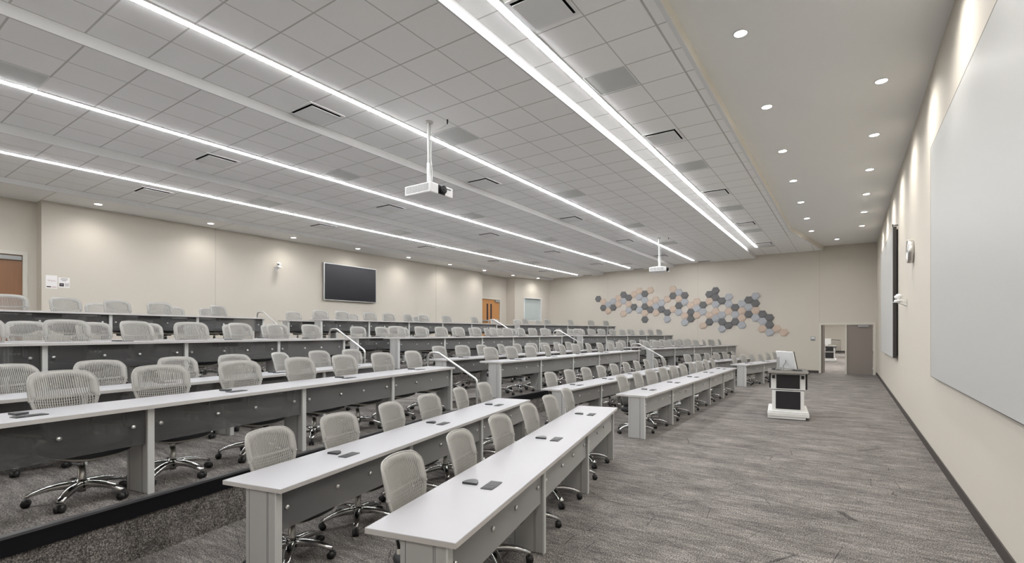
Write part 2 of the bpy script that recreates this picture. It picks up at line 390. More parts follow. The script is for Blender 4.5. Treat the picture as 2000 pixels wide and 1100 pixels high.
# the front fascia bends towards the front wall at both ends
FB = [(-1.655, 3.77), (-1.655, 19.56)]; FE = -0.87
poly = [(FE, NEAR - .1), FB[0], FB[1], (FE, FAR + .1), (XS[1], FAR + .1), (XS[1], NEAR - .1)]
struct('ceiling', MB().prism(poly, Z_S['front'], Z_S['front'] + .03, M['tile']['front']))
slab('ceiling', XS[2], XS[1], Z_S['a'], M['tile']['a'])
slab('ceiling', XS[3], XS[2], Z_S['b'], M['tile']['b'])
slab('ceiling', XS[4], XS[3], Z_S['c'], M['tile']['c'])
struct('ceiling', MB().box(-15.6, XS[4], NEAR - .1, FAR + .1, Z0, Z0 + .03, M['gyp']).box(-1.75, XR + .1, NEAR - .1, FAR + .1, ZF, ZF + .03, M['gyp']))
for x, za, zb in ((XS[1], Z_S['a'], Z_S['front']), (XS[2], Z_S['b'], Z_S['a']), (XS[3], Z_S['c'], Z_S['b']), (XS[4], Z0, Z_S['c'])):
    b = MB().box(x - .02, x + .004, NEAR - .05, FAR + .02, za - .004, zb, M['band'])
    struct('trim_%d' % nos, b); nos += 1
fz0, fz1 = Z_S['front'] - .004, ZF
f = MB(); pts = [(FE, NEAR - .05), FB[0], FB[1], (FE, FAR + .02)]
for (a, b) in zip(pts, pts[1:]):
    d = Vector((b[0] - a[0], b[1] - a[1], 0)); T = Matrix.Translation((a[0], a[1], 0)) @ Matrix.Rotation(atan2(d.y, d.x), 4, 'Z')
    f.box(-.005, d.length + .005, -.02, 0.0, fz0, fz1, M['fascia'], T)
    f.box(-.005, d.length + .005, -.025, .03, fz0 - .004, fz0, M['diff'], T)
struct('trim_%d' % nos, f); nos += 1
for k, (x, y) in enumerate(((-13.9, 3.34), (-13.9, 7.04))):
    struct('trim_%d' % nos, MB().box(XB + .001, x + .002, y, y + .012, Z0 - .002, Z0, M['wall_seam'])); nos += 1

struct('trim_%d' % nos, MB().box(-1.812, -1.788, 3.5, 20.5, Z_S['front'] - .003, Z_S['front'] - .0005, mat('grey_main_runner', (0.5, 0.5, 0.49), 0.6))); nos += 1

# linear lamps set in the tile fields
SN = {-3.085: ('linear ceiling lamp nearest the front wall, beside the bright ceiling step', Z_S['front'], 22.6),
      -5.94: ('linear ceiling lamp running past the poles of both ceiling projectors', Z_S['a'], 24.1),
      -9.00: ('linear ceiling lamp in the third tile field from the front', Z_S['b'], 24.0),
      -11.95: ('linear ceiling lamp nearest the back wall', Z_S['c'], 24.15)}
for x, (lab, z, ye) in SN.items():
    t = thing('linear_ceiling_light', 'long white ' + lab, 'ceiling light', (x, (ye + NEAR) / 2, z), 0, 'linear ceiling lamps')
    hl = (ye - NEAR - .5) / 2; ww_ = .034
    MB().box(-ww_, ww_, -hl, hl, -.016, -.002, M['lamp']).build('diffuser', t)
    MB().box(-ww_ - .018, -ww_, -hl, hl, -.009, -.001, M['white']).box(ww_, ww_ + .018, -hl, hl, -.009, -.001, M['white']).box(-ww_ - .018, ww_ + .018, hl, hl + .018, -.009, -.001, M['white']).build('housing', t)

# recessed downlights
def disc(mb, r, z0, z1, m, n=24): mb.loft([[(r * cos(2 * pi * k / n), r * sin(2 * pi * k / n), z) for k in range(n)] for z in (z0, z1)], m)
def ringm(mb, r0, r1, z0, z1, m, n=24):
    c = [(cos(2 * pi * k / n), sin(2 * pi * k / n)) for k in range(n)]
    vs = [(r * x, r * y, z) for (r, z) in ((r0, z0), (r1, z0), (r1, z1), (r0, z1)) for x, y in c]
    fs = [(a * n + k, a * n + (k + 1) % n, ((a + 1) % 4) * n + (k + 1) % n, ((a + 1) % 4) * n + k) for a in range(4) for k in range(n)]
    mb.add(vs, fs, m)
def downlight(x, y, z, watt, lab, grp, cone=150):
    t = thing('recessed_downlight', lab, 'downlight', (x, y, z), 0, grp)
    a = MB(); disc(a, .072, -.006, -.001, M['spotlens']); a.build('lens', t)
    b = MB(); ringm(b, .072, .092, -.010, -.0005, M['white']); b.build('trim_ring', t)
    L = bpy.data.lights.new('downlight_beam', 'SPOT'); L.energy = watt; L.spot_size = radians(cone); L.spot_blend = 1.0; L.shadow_soft_size = .06; L.color = (1, .965, .91)
    lo = bpy.data.objects.new('downlight_beam', L); COL.objects.link(lo); lo.parent = t; lo.location = (0, 0, -.03)
    return t
ys = [-.52, 1.85, 4.22, 6.59, 8.97, 11.33, 13.69, 16.06, 18.43, 20.80]
ysR = [-.52, 1.85, 4.25, 6.62, 8.98, 11.35, 13.70, 16.07, 18.42, 20.76]
for k, y in enumerate(ys):
    downlight(-1.085, y, ZF, SPOT_W * .5, 'round white downlight in the front ceiling beside the cream fascia, %s from the far end' % ordw(len(ys) - k + 1), 'front ceiling downlights')
downlight(-.35, 23.17, ZF, SPOT_W * .35, 'round white downlight in the front ceiling, nearest the far wall', 'front ceiling downlights')
for k, y in enumerate(ysR):
    downlight(.405, y, ZF, SPOT_W, 'round white downlight close along the front wall, %s from the far end' % ordw(len(ysR) - k), 'front wall downlights')
yb = [-.65, 1.75, 4.2, 6.66, 9.11, 11.58, 14.04, 16.52, 19.0, 21.45, 23.35]
for k, y in enumerate(yb):
    downlight(-14.42 if k < len(yb) - 1 else -14.03, y, Z0, BACK_W, 'round white downlight in the back soffit, %s from the far end' % ordw(len(yb) - k), 'back soffit downlights')

# supply diffusers and return grilles
def diffuser_proto(name, label):
    t = thing(name, label, 'air vent')
    a = MB()
    for (x0, x1, y0, y1) in ((-.30, -.262, -.30, .30), (.262, .30, -.30, .30), (-.262, .262, -.30, -.262), (-.262, .262, .262, .30)):
        a.box(x0, x1, y0, y1, -.010, -.0008, M['white'])
    a.build('frame', t)
    MB().box(-.262, .262, -.262, .262, -.004, -.0008, M['hole']).build('opening', t)
    MB().box(-.243, .243, -.243, .243, -.032, -.022, M['diff'], bev=.004).build('plate', t)
    return t
FIELD = {'front': 'front tile field', 'a': 'projector tile field', 'b': 'third tile field', 'c': 'rearmost tile field'}
dp = None
for key, x, ysv in (('front', -2.715, [4.62, 8.87, 13.13, 17.4, 21.67]), ('a', -6.76, [4.65, 8.87, 13.13, 17.4, 21.67]), ('b', -9.80, [4.62, 8.88, 13.17, 17.4, 21.67]), ('c', -12.62, [4.62, 8.88, 13.2, 17.4, 21.67])):
    for k, y in enumerate(ysv):
        lab = 'square supply diffuser with dark slots, %s from far end, %s' % (ordw(5 - k), FIELD[key])
        if dp is None: dp = diffuser_proto('supply_diffuser', lab); dp.location = (x, y, Z_S[key]); dp['group'] = 'ceiling supply diffusers'
        else: dup(dp, (x, y, Z_S[key]), 0, lab)
gp = None
for key, x, ysv in (('front', -2.715, [6.50, 10.75, 15.0, 18.7, 22.3]), ('a', -5.55, [6.52, 10.79, 15.06, 18.72]), ('b', -8.64, [1.65, 6.52, 10.79, 15.06, 18.72, 22.35]), ('c', -11.50, [6.52, 10.79, 15.06, 18.72])):
    for k, y in enumerate(ysv):
        lab = 'grey perforated return grille, %s from the far end, %s' % (ordw(len(ysv) - k), FIELD[key])
        if gp is None:
            gp = thing('return_grille', lab, 'air vent', (x, y, Z_S[key]), 0, 'ceiling return grilles')
            a = MB()
            for (x0, x1, y0, y1) in ((-.30, -.285, -.30, .30), (.285, .30, -.30, .30), (-.285, .285, -.30, -.285), (-.285, .285, .285, .30)): a.box(x0, x1, y0, y1, -.006, -.0008, M['diff'])
            a.build('frame', gp)
            g = MB().box(-.285, .285, -.285, .285, -.003, -.0008, M['vent'])
            g.build('perforated_face', gp)
        else: dup(gp, (x, y, Z_S[key]), 0, lab)
for key, x, nm in (('a', -5.6, 'second'), ('b', -8.75, 'third'), ('c', -11.6, 'fourth')):
    s = MB().box(-.28, .28, -.10, .10, -.008, -.0008, M['white'])
    s.box(-.26, .26, -.075, -.01, -.010, -.008, M['hole']).box(-.26, .26, .01, .075, -.010, -.008, M['hole'])
    tag(s.build('slot_diffuser', None, (x, 24.42, Z_S[key])), 'dark linear slot vent by the far wall at the end of the %s linear lamp' % nm, 'air vent', 'slot vents by the far wall')

# ------------------------------------------------------------------ desks
def desk(b, r):
    P, u, n, a, k0, k1 = row_frame(b, r)
    name = {0: 'front', 7: 'back'}.get(r, ordw(r + 1))
    T0 = P; t = thing('lecture_desk', 'long white-topped grey desk, %s row, %s seating block' % (name, b), 'desk', tuple(P + u * (k0 * MOD)), a, 'rows of lecture desks')
    # local axes: x towards the front wall, y along the row
    Lg = (k1 - k0) * MOD; y0, y1 = -.055, Lg + .012
    XF, XRr = .045, -.485
    m = MB(); bz = .0025
    m.box(XRr, XF, y0, y1, HU, HT - bz, M['edge'])
    m.loft([[(XRr, y0, HT - bz), (XF, y0, HT - bz), (XF, y1, HT - bz), (XRr, y1, HT - bz)], [(XRr + bz, y0 + bz, HT), (XF - bz, y0 + bz, HT), (XF - bz, y1 - bz, HT), (XRr + bz, y1 - bz, HT)]], M['top'])
    m.build('worktop', t)
    marks = [float(k) for k in range(int(math.ceil(k1 - k0)))] + [float(k1 - k0)]
    for k in marks:
        y = k * MOD
        l = MB()
        l.box(-.275, -.012, y - .045, y - .002, .004, HU, M['leg'])
        for xx in (-.245, -.085, -.075): l.box(xx, xx + .002, y - .046, y - .001, .004, HU, M['nosing'])
        l.box(-.012, 0, y - .048, y, .0, HU, M['legface'])
        l.box(-.275, -.012, y - .04, y - .007, 0, .004, M['nosing'])
        l.build('leg', t)
    for k, k2 in zip(marks, marks[1:]):
        ya, yb_ = k * MOD, k2 * MOD - .048; full = k2 - k > .9
        p = MB().box(-.036, -.026, ya + .004, yb_ - .004, HU - .275, HU - .002, M['acrylic']).build('modesty_panel', t)
        for q in ((.06, .545, .93, 1.39) if full else (.06, .42)):
            yy = ya + q; z = HU - .13
            s = MB(); s.cyl((-.05, yy, z), (-.016, yy, z), .008, M['steel'], n=10); s.cyl((-.026, yy, z), (-.012, yy, z), .015, M['satin'], n=16)
            s.build('standoff', p)
            br = MB(); br.tube([(-.085, yy - .035, HU), (-.085, yy - .035, HU - .09), (-.080, yy - .030, HU - .118), (-.065, yy - .015, HU - .13), (-.045, yy, HU - .13)], .005, M['plate'], n=6)
            br.build('bracket', p)
        if not full: continue
        ym = ya + .72
        MB().box(-.28, -.16, ym - .17, ym + .17, HU - .07, HU - .001, M['black'], bev=.006).build('power_box', t)
        # half-round cable grommet and flip-up outlet hatch
        c = MB(); pr = [(-.305 + .052 * cos(i * pi / 14), ya + .80 + .088 * sin(i * pi / 14)) for i in range(15)]
        c.prism(pr, HT, HT + .014, M['darkbox']); c.build('cable_grommet', t)
        e = MB().box(-.20, -.115, ya + .745, ya + .92, HT, HT + .006, M['darkbox'], bev=.0025).box(-.192, -.123, ya + .755, ya + .80, HT + .006, HT + .0075, M['black'])
        e.box(-.192, -.123, ya + .815, ya + .91, HT + .006, HT + .0072, M['black'])
        e.build('outlet_hatch', t)
    return t
for b in ('left', 'centre', 'right'):
    for r in range(8): desk(b, r)

# ------------------------------------------------------------------ chairs
def make_chair(label, group):
    t = thing('swivel_chair', label, 'chair', (0, 0, 0), 0, group)
    # star base: five polished arms, each with a twin-wheel caster
    hub = MB(); hub.cyl((0, 0, .080), (0, 0, .155), .042, M['chrome'], r1=.034, n=16); hub.build('hub', t)
    for k in range(5):
        an = 2 * pi * k / 5 + .35; T = Matrix.Rotation(an, 4, 'Z')
        rings = []
        for s in range(8):
            f = s / 7; x = .02 + .29 * f; z = .146 + .012 * sin(f * pi * .6) - .070 * f ** 2.0; w_ = .035 - .011 * f; h = .056 - .034 * f
            rings.append([(x, -w_, z - h), (x, w_, z - h), (x, w_ * .95, z - .006), (x, w_ * .5, z), (x, -w_ * .5, z), (x, -w_ * .95, z - .006)])
        arm = MB().loft(rings, M['chrome'], True, T).build('base_arm', t)
        c = MB(); c.cyl((.295, 0, .045), (.295, 0, .075), .008, M['chrome'], n=8, T=T)
        for sd in (-1, 1): c.cyl((.305, sd * .006, .028), (.305, sd * .026, .028), .028, M['black'], n=16, T=T)
        c.box(.285, .327, -.006, .006, .022, .052, M['black'], T); c.build('caster', arm)
    g = MB(); g.cyl((0, 0, .06), (0, 0, .26), .026, M['steel'], n=16); g.cyl((0, 0, .26), (0, 0, .32), .018, M['steel'], n=12); g.build('gas_column', t)
    u = MB(); u.box(-.13, .09, -.075, .075, .295, .345, M['black'], bev=.014)
    u.build('tilt_mechanism', t)
    # seat: black cushion on a greige shell
    def padring(z, sx, sy, cx=.03):
        out = []
        for k in range(28):
            a = 2 * pi * k / 28; c, s_ = cos(a), sin(a); e = .55
            out.append((cx + sx * abs(c) ** e * (1 if c > 0 else -1), sy * abs(s_) ** e * (1 if s_ > 0 else -1), z - .02 * max(0, c) ** 3))
        return out
    MB().loft([padring(.362, .20, .20, .045), padring(.376, .236, .238, .045), padring(.420, .252, .25, .045), padring(.446, .238, .236, .045), padring(.456, .19, .195, .045)], M['seat'], True).build('seat', t)
    MB().loft([padring(.332, .12, .12), padring(.346, .19, .19), padring(.368, .225, .228)], M['shell'], True).build('seat_shell', t)
    # back: curved elastomer net of vertical ribs inside a smooth rim
    prof = [(.42, -.150), (.50, -.165), (.58, -.185), (.66, -.205), (.74, -.222), (.82, -.240), (.90, -.262), (.96, -.288)]
    def px(z):
        for (za, xa), (zb, xb) in zip(prof, prof[1:]):
            if z <= zb: f = (z - za) / (zb - za); return xa + (xb - xa) * f
        return prof[-1][1]
    ZT, RC = .962, .075
    def hw(z):      # half width, narrowing to the waist
        f = min(1, max(0, (z - .48) / .32)); f = f * f * (3 - 2 * f)
        return .142 + .086 * f
    WT = hw(.9)
    def ztop(y):    # top outline: slight crown, rounded corners
        a = abs(y); base = ZT - .020 * (a / WT) ** 2; q = a - (WT - RC)
        if q > 0: base -= RC * (1 - sqrt(max(0, 1 - (q / RC) ** 2)))
        return base
    def P3(y, z, off=0.0):
        return Vector((px(z) + .045 * (y / WT) ** 2 - off, y, z))
    net = MB(); NR = 26; sm = .80
    for i in range(NR):
        s = -1 + 2 * i / (NR - 1); n = 13; ring = []; wd = .0042
        zt = ztop(s * sm * WT) - .003
        for j in range(n + 1):
            z = .440 + (zt - .440) * j / n
            g = min(1, max(0, (z - .74) / .05)); lim = (.94 * (1 - g) + sm * g) * hw(z)
            p = P3(s * lim, z); x, y = p.x, p.y
            ring.append([(x - .004, y - wd, z), (x + .0035, y - wd * .7, z), (x + .0035, y + wd * .7, z), (x - .004, y + wd, z)])
        net.loft(ring, M['mesh'])
    def cross(z, q, sag, t0, t1, lim):
        rr = []
        for k in range(17):
            s = -1 + 2 * k / 16; zz = z + sag * s * s; p = P3(s * lim * hw(zz), zz)
            rr.append([(p.x - t0, p.y, zz - q), (p.x + t1, p.y, zz - q), (p.x + t1, p.y, zz + q), (p.x - t0, p.y, zz + q)])
        net.loft(rr, M['mesh'])
    for j in range(15): cross(.452 + j * .0203, .0019, .022, .0045, .0005, .95)
    cross(.765, .009, .016, .005, .0005, .95)       # seam band between the two fields
    net.build('backrest_net', t)
    rim = MB(); path = []                            # smooth rim: wide at the sides, thin behind the top of the ribs
    for j in range(9): z = .435 + (.755 - .435) * j / 8; path.append((hw(z), z, .90 * hw(z), z))
    for j in range(1, 7): z = .755 + (ZT - .020 - RC - .755) * j / 6; path.append((hw(z), z, .775 * hw(z), z))
    for j in range(1, 8):
        a = pi / 2 * j / 7; y = WT - RC + RC * cos(a); z = ZT - .020 - RC + RC * sin(a)
        path.append((y, ztop(y) if j > 3 else z, (WT * .775) * (1 - .25 * (j / 7) ** 2), z - .052 * sin(a) - .0 ))
    for j in range(1, 5): y = (WT - RC) * (1 - j / 4); path.append((y, ztop(y), y * .98, ztop(y) - .045))
    full = [(q[0], q[1], q[2], q[3]) for q in path] + [(-q[0], q[1], -q[2], q[3]) for q in path[-2::-1]]
    rr = []
    for (yo, zo, yi, zi) in full:
        o_ = P3(yo, zo); i_ = P3(yi, zi); tp = (zo > .90 and abs(yo) < WT - .02)
        f_ = .0005 if tp else .004
        rr.append([(o_.x - .008, o_.y, o_.z), (o_.x + .004, o_.y, o_.z), (i_.x + f_, i_.y, i_.z), (i_.x - .005, i_.y, i_.z)])
    rim.loft(rr, M['mesh'], True)
    edge = [P3(q[0], q[1]) for q in full]
    rim.tube([(e.x - .001, e.y, e.z) for e in edge], .0062, M['mesh'], n=8)
    for sd in (-1, 1): e = P3(sd * hw(.755), .755); rim.cyl((e.x - .012, e.y, .755), (e.x + .007, e.y, .755), .0085, M['mesh'], n=10)
    rim.build('backrest_rim', t)
    bs = MB()
    bs.tube([(-.06, 0, .315), (-.17, 0, .325), (-.215, 0, .40), (-.225, 0, .50), (-.235, 0, .57)], [.022, .022, .020, .018, .012], M['black'], n=8)
    for sd in (-1, 1): bs.tube([(-.20, 0, .44), (-.195, sd * .09, .45), (-.155, sd * .155, .47), (-.160, sd * .168, .52)], [.012, .012, .011, .008], M['black'], n=8)
    bs.build('back_support', t)
    for sd in (-1, 1):
        sh = MB(); sh.tube([(-.02, sd * .17, .375), (-.10, sd * .185, .39), (-.135, sd * .172, .43), (-.148, sd * .166, .47)], [.014, .022, .024, .014], M['shell'], n=8)
        sh.build('side_arm', t)
    return t
T_LEFT = {6: [-1.12, -.45, .33, 1.11, 2.32], 7: [.55, 2.02, 2.80]}
T_CENTRE = {6: [.34, 1.04, 1.96, 2.69, 3.5, 4.24, 5.39, 6.92], 7: [.48, 1.25, 2.51, 5.36]}
T_RIGHT = {6: [.86, 2.27, 3.92, 5.46, 6.74], 7: [.62, 2.05, 3.4]}
chair0 = None
GROUP = 'swivel chairs along the lecture desks'
for b in ('left', 'centre', 'right'):
    for r in range(8):
        P, u, n, a, k0, k1 = row_frame(b, r)
        spec = {'left': T_LEFT, 'centre': T_CENTRE, 'right': T_RIGHT}[b].get(r)
        rowname = {0: 'front desk', 7: 'back desk'}.get(r, ordw(r + 1) + ' desk')
        if spec is None:
            cnt = int(2 * (k1 - k0))
            spec = [k0 * MOD + .40 + .772 * i for i in range(cnt)]
        for i, tt in enumerate(spec):
            jit = random.uniform(-.03, .03) if r > 1 else random.uniform(-.012, .012)
            rot = a + radians(random.gauss(0, 7 if r > 1 else 4))
            back = P - n * .62 + u * (tt + jit)
            d = Vector((cos(rot), sin(rot), 0))
            loc = back + d * .285; loc.z = P.z
            lab = 'ribbed grey swivel chair, %s from the left at the %s row, %s block' % (ordw(i + 1), rowname.replace(' desk', ''), b)
            if chair0 is None:
                chair0 = make_chair(lab, GROUP); chair0.location = loc; chair0.rotation_euler = (0, 0, rot)
            else: dup(chair0, loc, rot, lab)

# ------------------------------------------------------------------ handrails in the aisles
RAILS = {('left', 1): (-6.30, -5.40), ('left', 2): (-9.29, -8.37), ('left', 3): (-12.25, -11.38),
         ('right', 1): (-5.90, -5.05), ('right', 2): (-8.95, -8.08), ('right', 3): (-12.0, -11.1)}
for (sd, tr), (xu, xl) in RAILS.items():
    y = 6.9 if sd == 'left' else 16.45
    zu, zl = TIER * tr, TIER * (tr - 1); h = .885
    t = thing('handrail', 'bent satin metal handrail in the %s aisle, %s tier steps' % (sd, {1: 'lowest', 2: 'middle', 3: 'topmost'}[tr]), 'handrail', (xu, y, zu), 0, 'aisle handrails')
    X0 = -.27
    pts = [(X0, 0, .0), (X0, 0, h - .10), (X0 + .02, 0, h - .045), (X0 + .06, 0, h - .010), (X0 + .11, 0, h), (-.02, 0, h), (.01, 0, h - .006)]
    L_ = xl - xu; dz = zl - zu
    pts += [(.03, 0, h - .016), (L_ - .04, 0, h + dz + .02), (L_ - .012, 0, h + dz - .005), (L_, 0, h + dz - .045)]
    lz = 0.0
    m = MB(); m.tube(pts + [(L_, 0, dz + TIER / 3 * 0 + .0)], .019, M['satin'], n=14)
    m.build('rail', t)
    for (x, z) in ((X0, 0), (L_, dz)):
        q = MB(); q.cyl((x, 0, z), (x, 0, z + .008), .045, M['satin'], n=20); q.build('floor_flange', t)

# ------------------------------------------------------------------ front wall: boards, clock, camera
def board(y0, y1, lab, thick, z0=1.12, z1=4.20):
    t = thing('whiteboard', lab, 'whiteboard', (XR, (y0 + y1) / 2, z0))
    hl = (y1 - y0) / 2; hh = z1 - z0
    MB().box(-thick, -thick + .006, -hl + .006, hl - .006, .006, hh - .006, M['board']).build('writing_surface', t)
    e = MB()
    e.box(-thick - .001, -.03, -hl, -hl + .006, 0, hh, M['boardedge']).box(-thick - .001, -.03, hl - .006, hl, 0, hh, M['boardedge'])
    e.box(-thick - .001, -.03, -hl, hl, 0, .006, M['boardedge']).box(-thick - .001, -.03, -hl, hl, hh - .006, hh, M['boardedge'])
    e.build('frame', t)
    MB().box(-.03, -.001, -hl + .08, hl - .08, .06, hh - .06, M['boardedge']).build('wall_mount', t)
    return t
b1 = board(2.4, 8.72, 'large glossy whiteboard on the front wall, nearest the viewer', .05)
b2 = board(14.66, 19.79, 'tall whiteboard with dark side edge beyond the wall clock', .10)
hk = MB(); hk.cyl((-.10, -2.53, 3.08), (-.10, -2.53, 3.14), .012, M['black'], n=8); hk.box(-.10, -.0, -2.54, -2.52, 3.10, 3.12, M['black']); hk.build('hook', b2)
t = thing('wall_clock', 'round brushed metal clock high on the front wall between the whiteboards', 'clock', (XR, 11.42, 3.17))
RY = Matrix.Rotation(-pi / 2, 4, 'Y')
c = MB(); n_ = 40
c.loft([[(z, .205 * r_ * cos(2 * pi * k / n_), .205 * r_ * sin(2 * pi * k / n_)) for k in range(n_)] for z, r_ in ((-.001, .97), (-.01, 1), (-.085, 1), (-.09, .97), (-.09, .90), (-.078, .89))], M['steel'], True); c.build('case', t)
c = MB(); c.loft([[(z, .183 * cos(2 * pi * k / n_), .183 * sin(2 * pi * k / n_)) for k in range(n_)] for z in (-.079, -.082)], M['paper']); c.build('dial', t)
c = MB(); c.box(-.086, -.084, -.006, .006, -.02, .13, M['ink'], Matrix.Rotation(.9, 4, 'X')).build('minute_hand', t)
c = MB(); c.box(-.088, -.086, -.008, .008, -.02, .09, M['ink'], Matrix.Rotation(-1.2, 4, 'X')).build('hour_hand', t)

def ptz(name_loc, rotz, label):
    t = thing('conference_camera', label, 'camera', name_loc, rotz)
    # local +x points away from the wall
    s = MB(); s.box(0, .006, -.05, .05, -.11, .05, M['white'], bev=.002).box(.006, .24, -.06, .06, -.012, -.002, M['white']); s.tube([(.006, 0, -.09), (.10, 0, -.04), (.16, 0, -.012)], .008, M['white'], n=8); s.build('shelf_bracket', t)
    b = MB(); b.loft([[(.13 + .075 * k_ * cos(a_ * pi / 12), .075 * k_ * sin(a_ * pi / 12), z) for a_ in range(24)] for z, k_ in ((0, 1), (.03, 1), (.045, .8))], M['white'], True); b.build('camera_base', t)
    h = MB(); h.sphere((.13, 0, .105), .058, M['white'], 20, 12); hd = h.build('camera_head', t)
    l = MB(); l.cyl((.165, -.03, .10), (.192, -.046, .095), .022, M['lens'], n=16); l.cyl((.155, -.027, .10), (.186, -.043, .096), .032, M['white'], n=16); l.build('lens', hd)
    y = MB()
    for sd in (-1, 1): y.box(.11, .15, sd * .058 - .006, sd * .058 + .006, .03, .12, M['white'], bev=.004)
    y.build('yoke', t)
    return t
ptz((XR, 12.62, 2.33), pi, 'white conference camera on a shelf bracket on the front wall')
ptz((XB, 8.92, 3.78), 0, 'white conference camera on the back wall beside the television')

# ------------------------------------------------------------------ back wall: television, papers
t = thing('television', 'large dark wall-mounted television with silver bezel on the back wall', 'television', (XB, 11.715, 2.84))
MB().box(.001, .06, -.4, .4, .35, .95, M['black']).build('wall_mount', t)
MB().box(.06, .115, -1.145, 1.145, 0, 1.30, M['tvframe'], bev=.006).build('bezel', t)
MB().box(.115, .118, -1.118, 1.118, .03, 1.272, M['tvscreen']).build('screen', t)

t = thing('notice_sheet', 'white notice with red handwriting on the back wall, left of the pair', 'notice', (XB, 3.53, 2.87), 0, 'notices on the back wall')
MB().box(.001, .003, -.10, .10, -.15, .15, M['paper']).build('sheet', t)
s = MB(); random.seed(3)
zz = [(.0035, -.075 + .009 * i, .035 + .018 * sin(i * 1.9) + .008 * cos(i * 3.1) - (.0008 * i)) for i in range(18)]
s.tube(zz, .0022, M['red'], n=5); s.build('handwriting', t)
MB().box(.003, .0036, -.085, -.01, -.125, -.10, M['ink']).box(.003, .0036, 0, .085, -.122, -.115, M['red']).box(.003, .0036, 0, .085, -.112, -.106, M['red']).build('footer_print', t)
t = thing('notice_sheet', 'white notice with black square, on the back wall, right of the pair', 'notice', (XB, 3.75, 2.87), 0, 'notices on the back wall')
MB().box(.001, .003, -.10, .10, -.115, .115, M['paper']).build('sheet', t)
g = MB()
for i, wd in enumerate((.06, .065, .035)): g.box(.003, .0036, -wd, wd, .085 - i * .025, .098 - i * .025, M['greyink'])
for i in range(5): g.box(.003, .0036, .01, .09, -.02 - i * .016, -.012 - i * .016, M['greyink'])
g.build('heading_print', t)
MB().box(.003, .0038, -.085, -.005, -.09, -.015, M['ink']).box(.0038, .0042, -.07, -.02, -.045, -.035, M['greyink']).box(.0038, .0042, -.06, -.03, -.065, -.058, M['greyink']).build('black_square', t)
t = thing('light_switch', 'small white switch plate on the side of the back alcove near the wooden door', 'switch', (XB - .16, A0 - .001, 2.80))
MB().box(-.04, .04, -.006, 0, -.06, .06, M['frame'], bev=.002).build('plate', t)
MB().box(-.012, .012, -.010, -.006, .012, .032, M['ink']).box(-.012, .012, -.010, -.006, -.035, -.022, M['ink']).build('toggle', t)
t = thing('card_reader', 'small grey square wall plate beside the open doorway in the far wall', 'wall plate', (-1.235, FAR, 1.46))
MB().box(-.09, .09, -.02, -.001, -.09, .09, M['plate'], bev=.004).build('plate', t)
MB().box(-.05, .05, -.023, -.02, -.07, -.045, M['darkbox']).box(-.065, .065, -.022, -.02, .0, .06, M['diff']).build('keypad', t)

# ------------------------------------------------------------------ doors
def closer(parent, x0, x1, y, z, m=None):
    a = MB(); a.box(x0, x1, y - .055, y, z - .085, z, M['plate'], bev=.008); a.build('door_closer', parent)
    return a
d = struct('door_1', MB().box(-.035, .835, FAR + .02, FAR + .065, .008, DZ - .04, M['leaf']))
closer(d, .36, .70, FAR + .02, DZ - .05)
MB().box(.16, .70, FAR - .012, FAR + .004, DZ - .035, DZ + .005, M['plate']).build('closer_arm', d)
hg = MB()
for z in (.25, 1.05, 1.85): hg.cyl((.842, FAR + .012, z - .05), (.842, FAR + .012, z + .05), .010, M['steel'], n=8)
hg.build('hinge', d)
TL = Matrix.Translation((DX0 + .045, FAR + .10, 0)) @ Matrix.Rotation(radians(86), 4, 'Z')
d2 = struct('door_2', MB().box(0, .87, -.022, .022, .008, DZ - .04, M['leaf'], TL))
h = MB(); h.tube([(.80, -.022, 1.0), (.80, -.075, 1.0), (.78, -.08, 1.0), (.69, -.08, 1.0)], .010, M['steel'], n=8, T=TL); h.box(.775, .825, -.03, -.022, .93, 1.07, M['steel'], TL); h.build('door_handle', d2)
fr = MB()
fr.box(DX0 - .05, DX0 + .03, FAR - .015, FAR + .155, 0, DZ - .03, M['frame']).box(DX1 - .03, DX1 + .045, FAR - .015, FAR + .155, 0, DZ - .03, M['frame'])
fr.box(DX0 - .05, DX1 + .045, FAR - .015, FAR + .155, DZ - .03, DZ + .05, M['frame']).box(-.095, -.037, FAR - .015, FAR + .155, 0, DZ - .03, M['frame'])
struct('trim_%d' % nos, fr); nos += 1
# wooden door in the near back alcove
zf = 3 * TIER
d = struct('door_3', MB().box(XA - .08, XA - .035, LD0 + .03, LD1 - .03, zf + .006, LZ - .03, M['wood_dark']))
MB().box(XA - .035, XA + .02, LD1 - .42, LD1 - .045, LZ - .15, LZ - .055, M['plate'], bev=.006).build('door_closer', d)
h = MB(); h.cyl((XA - .035, LD0 + .10, zf + 1.0), (XA + .03, LD0 + .10, zf + 1.0), .012, M['steel'], n=8); h.cyl((XA + .03, LD0 + .10, zf + 1.0), (XA + .03, LD0 + .22, zf + 1.0), .010, M['steel'], n=8); h.build('door_handle', d)
fr = MB().box(XA - .15, XA + .02, LD0 - .05, LD0 + .03, zf, LZ - .03, M['frame']).box(XA - .15, XA + .02, LD1 - .03, LD1 + .05, zf, LZ - .03, M['frame']).box(XA - .15, XA + .02, LD0 - .05, LD1 + .05, LZ - .03, LZ + .05, M['frame'])
struct('trim_%d' % nos, fr); nos += 1
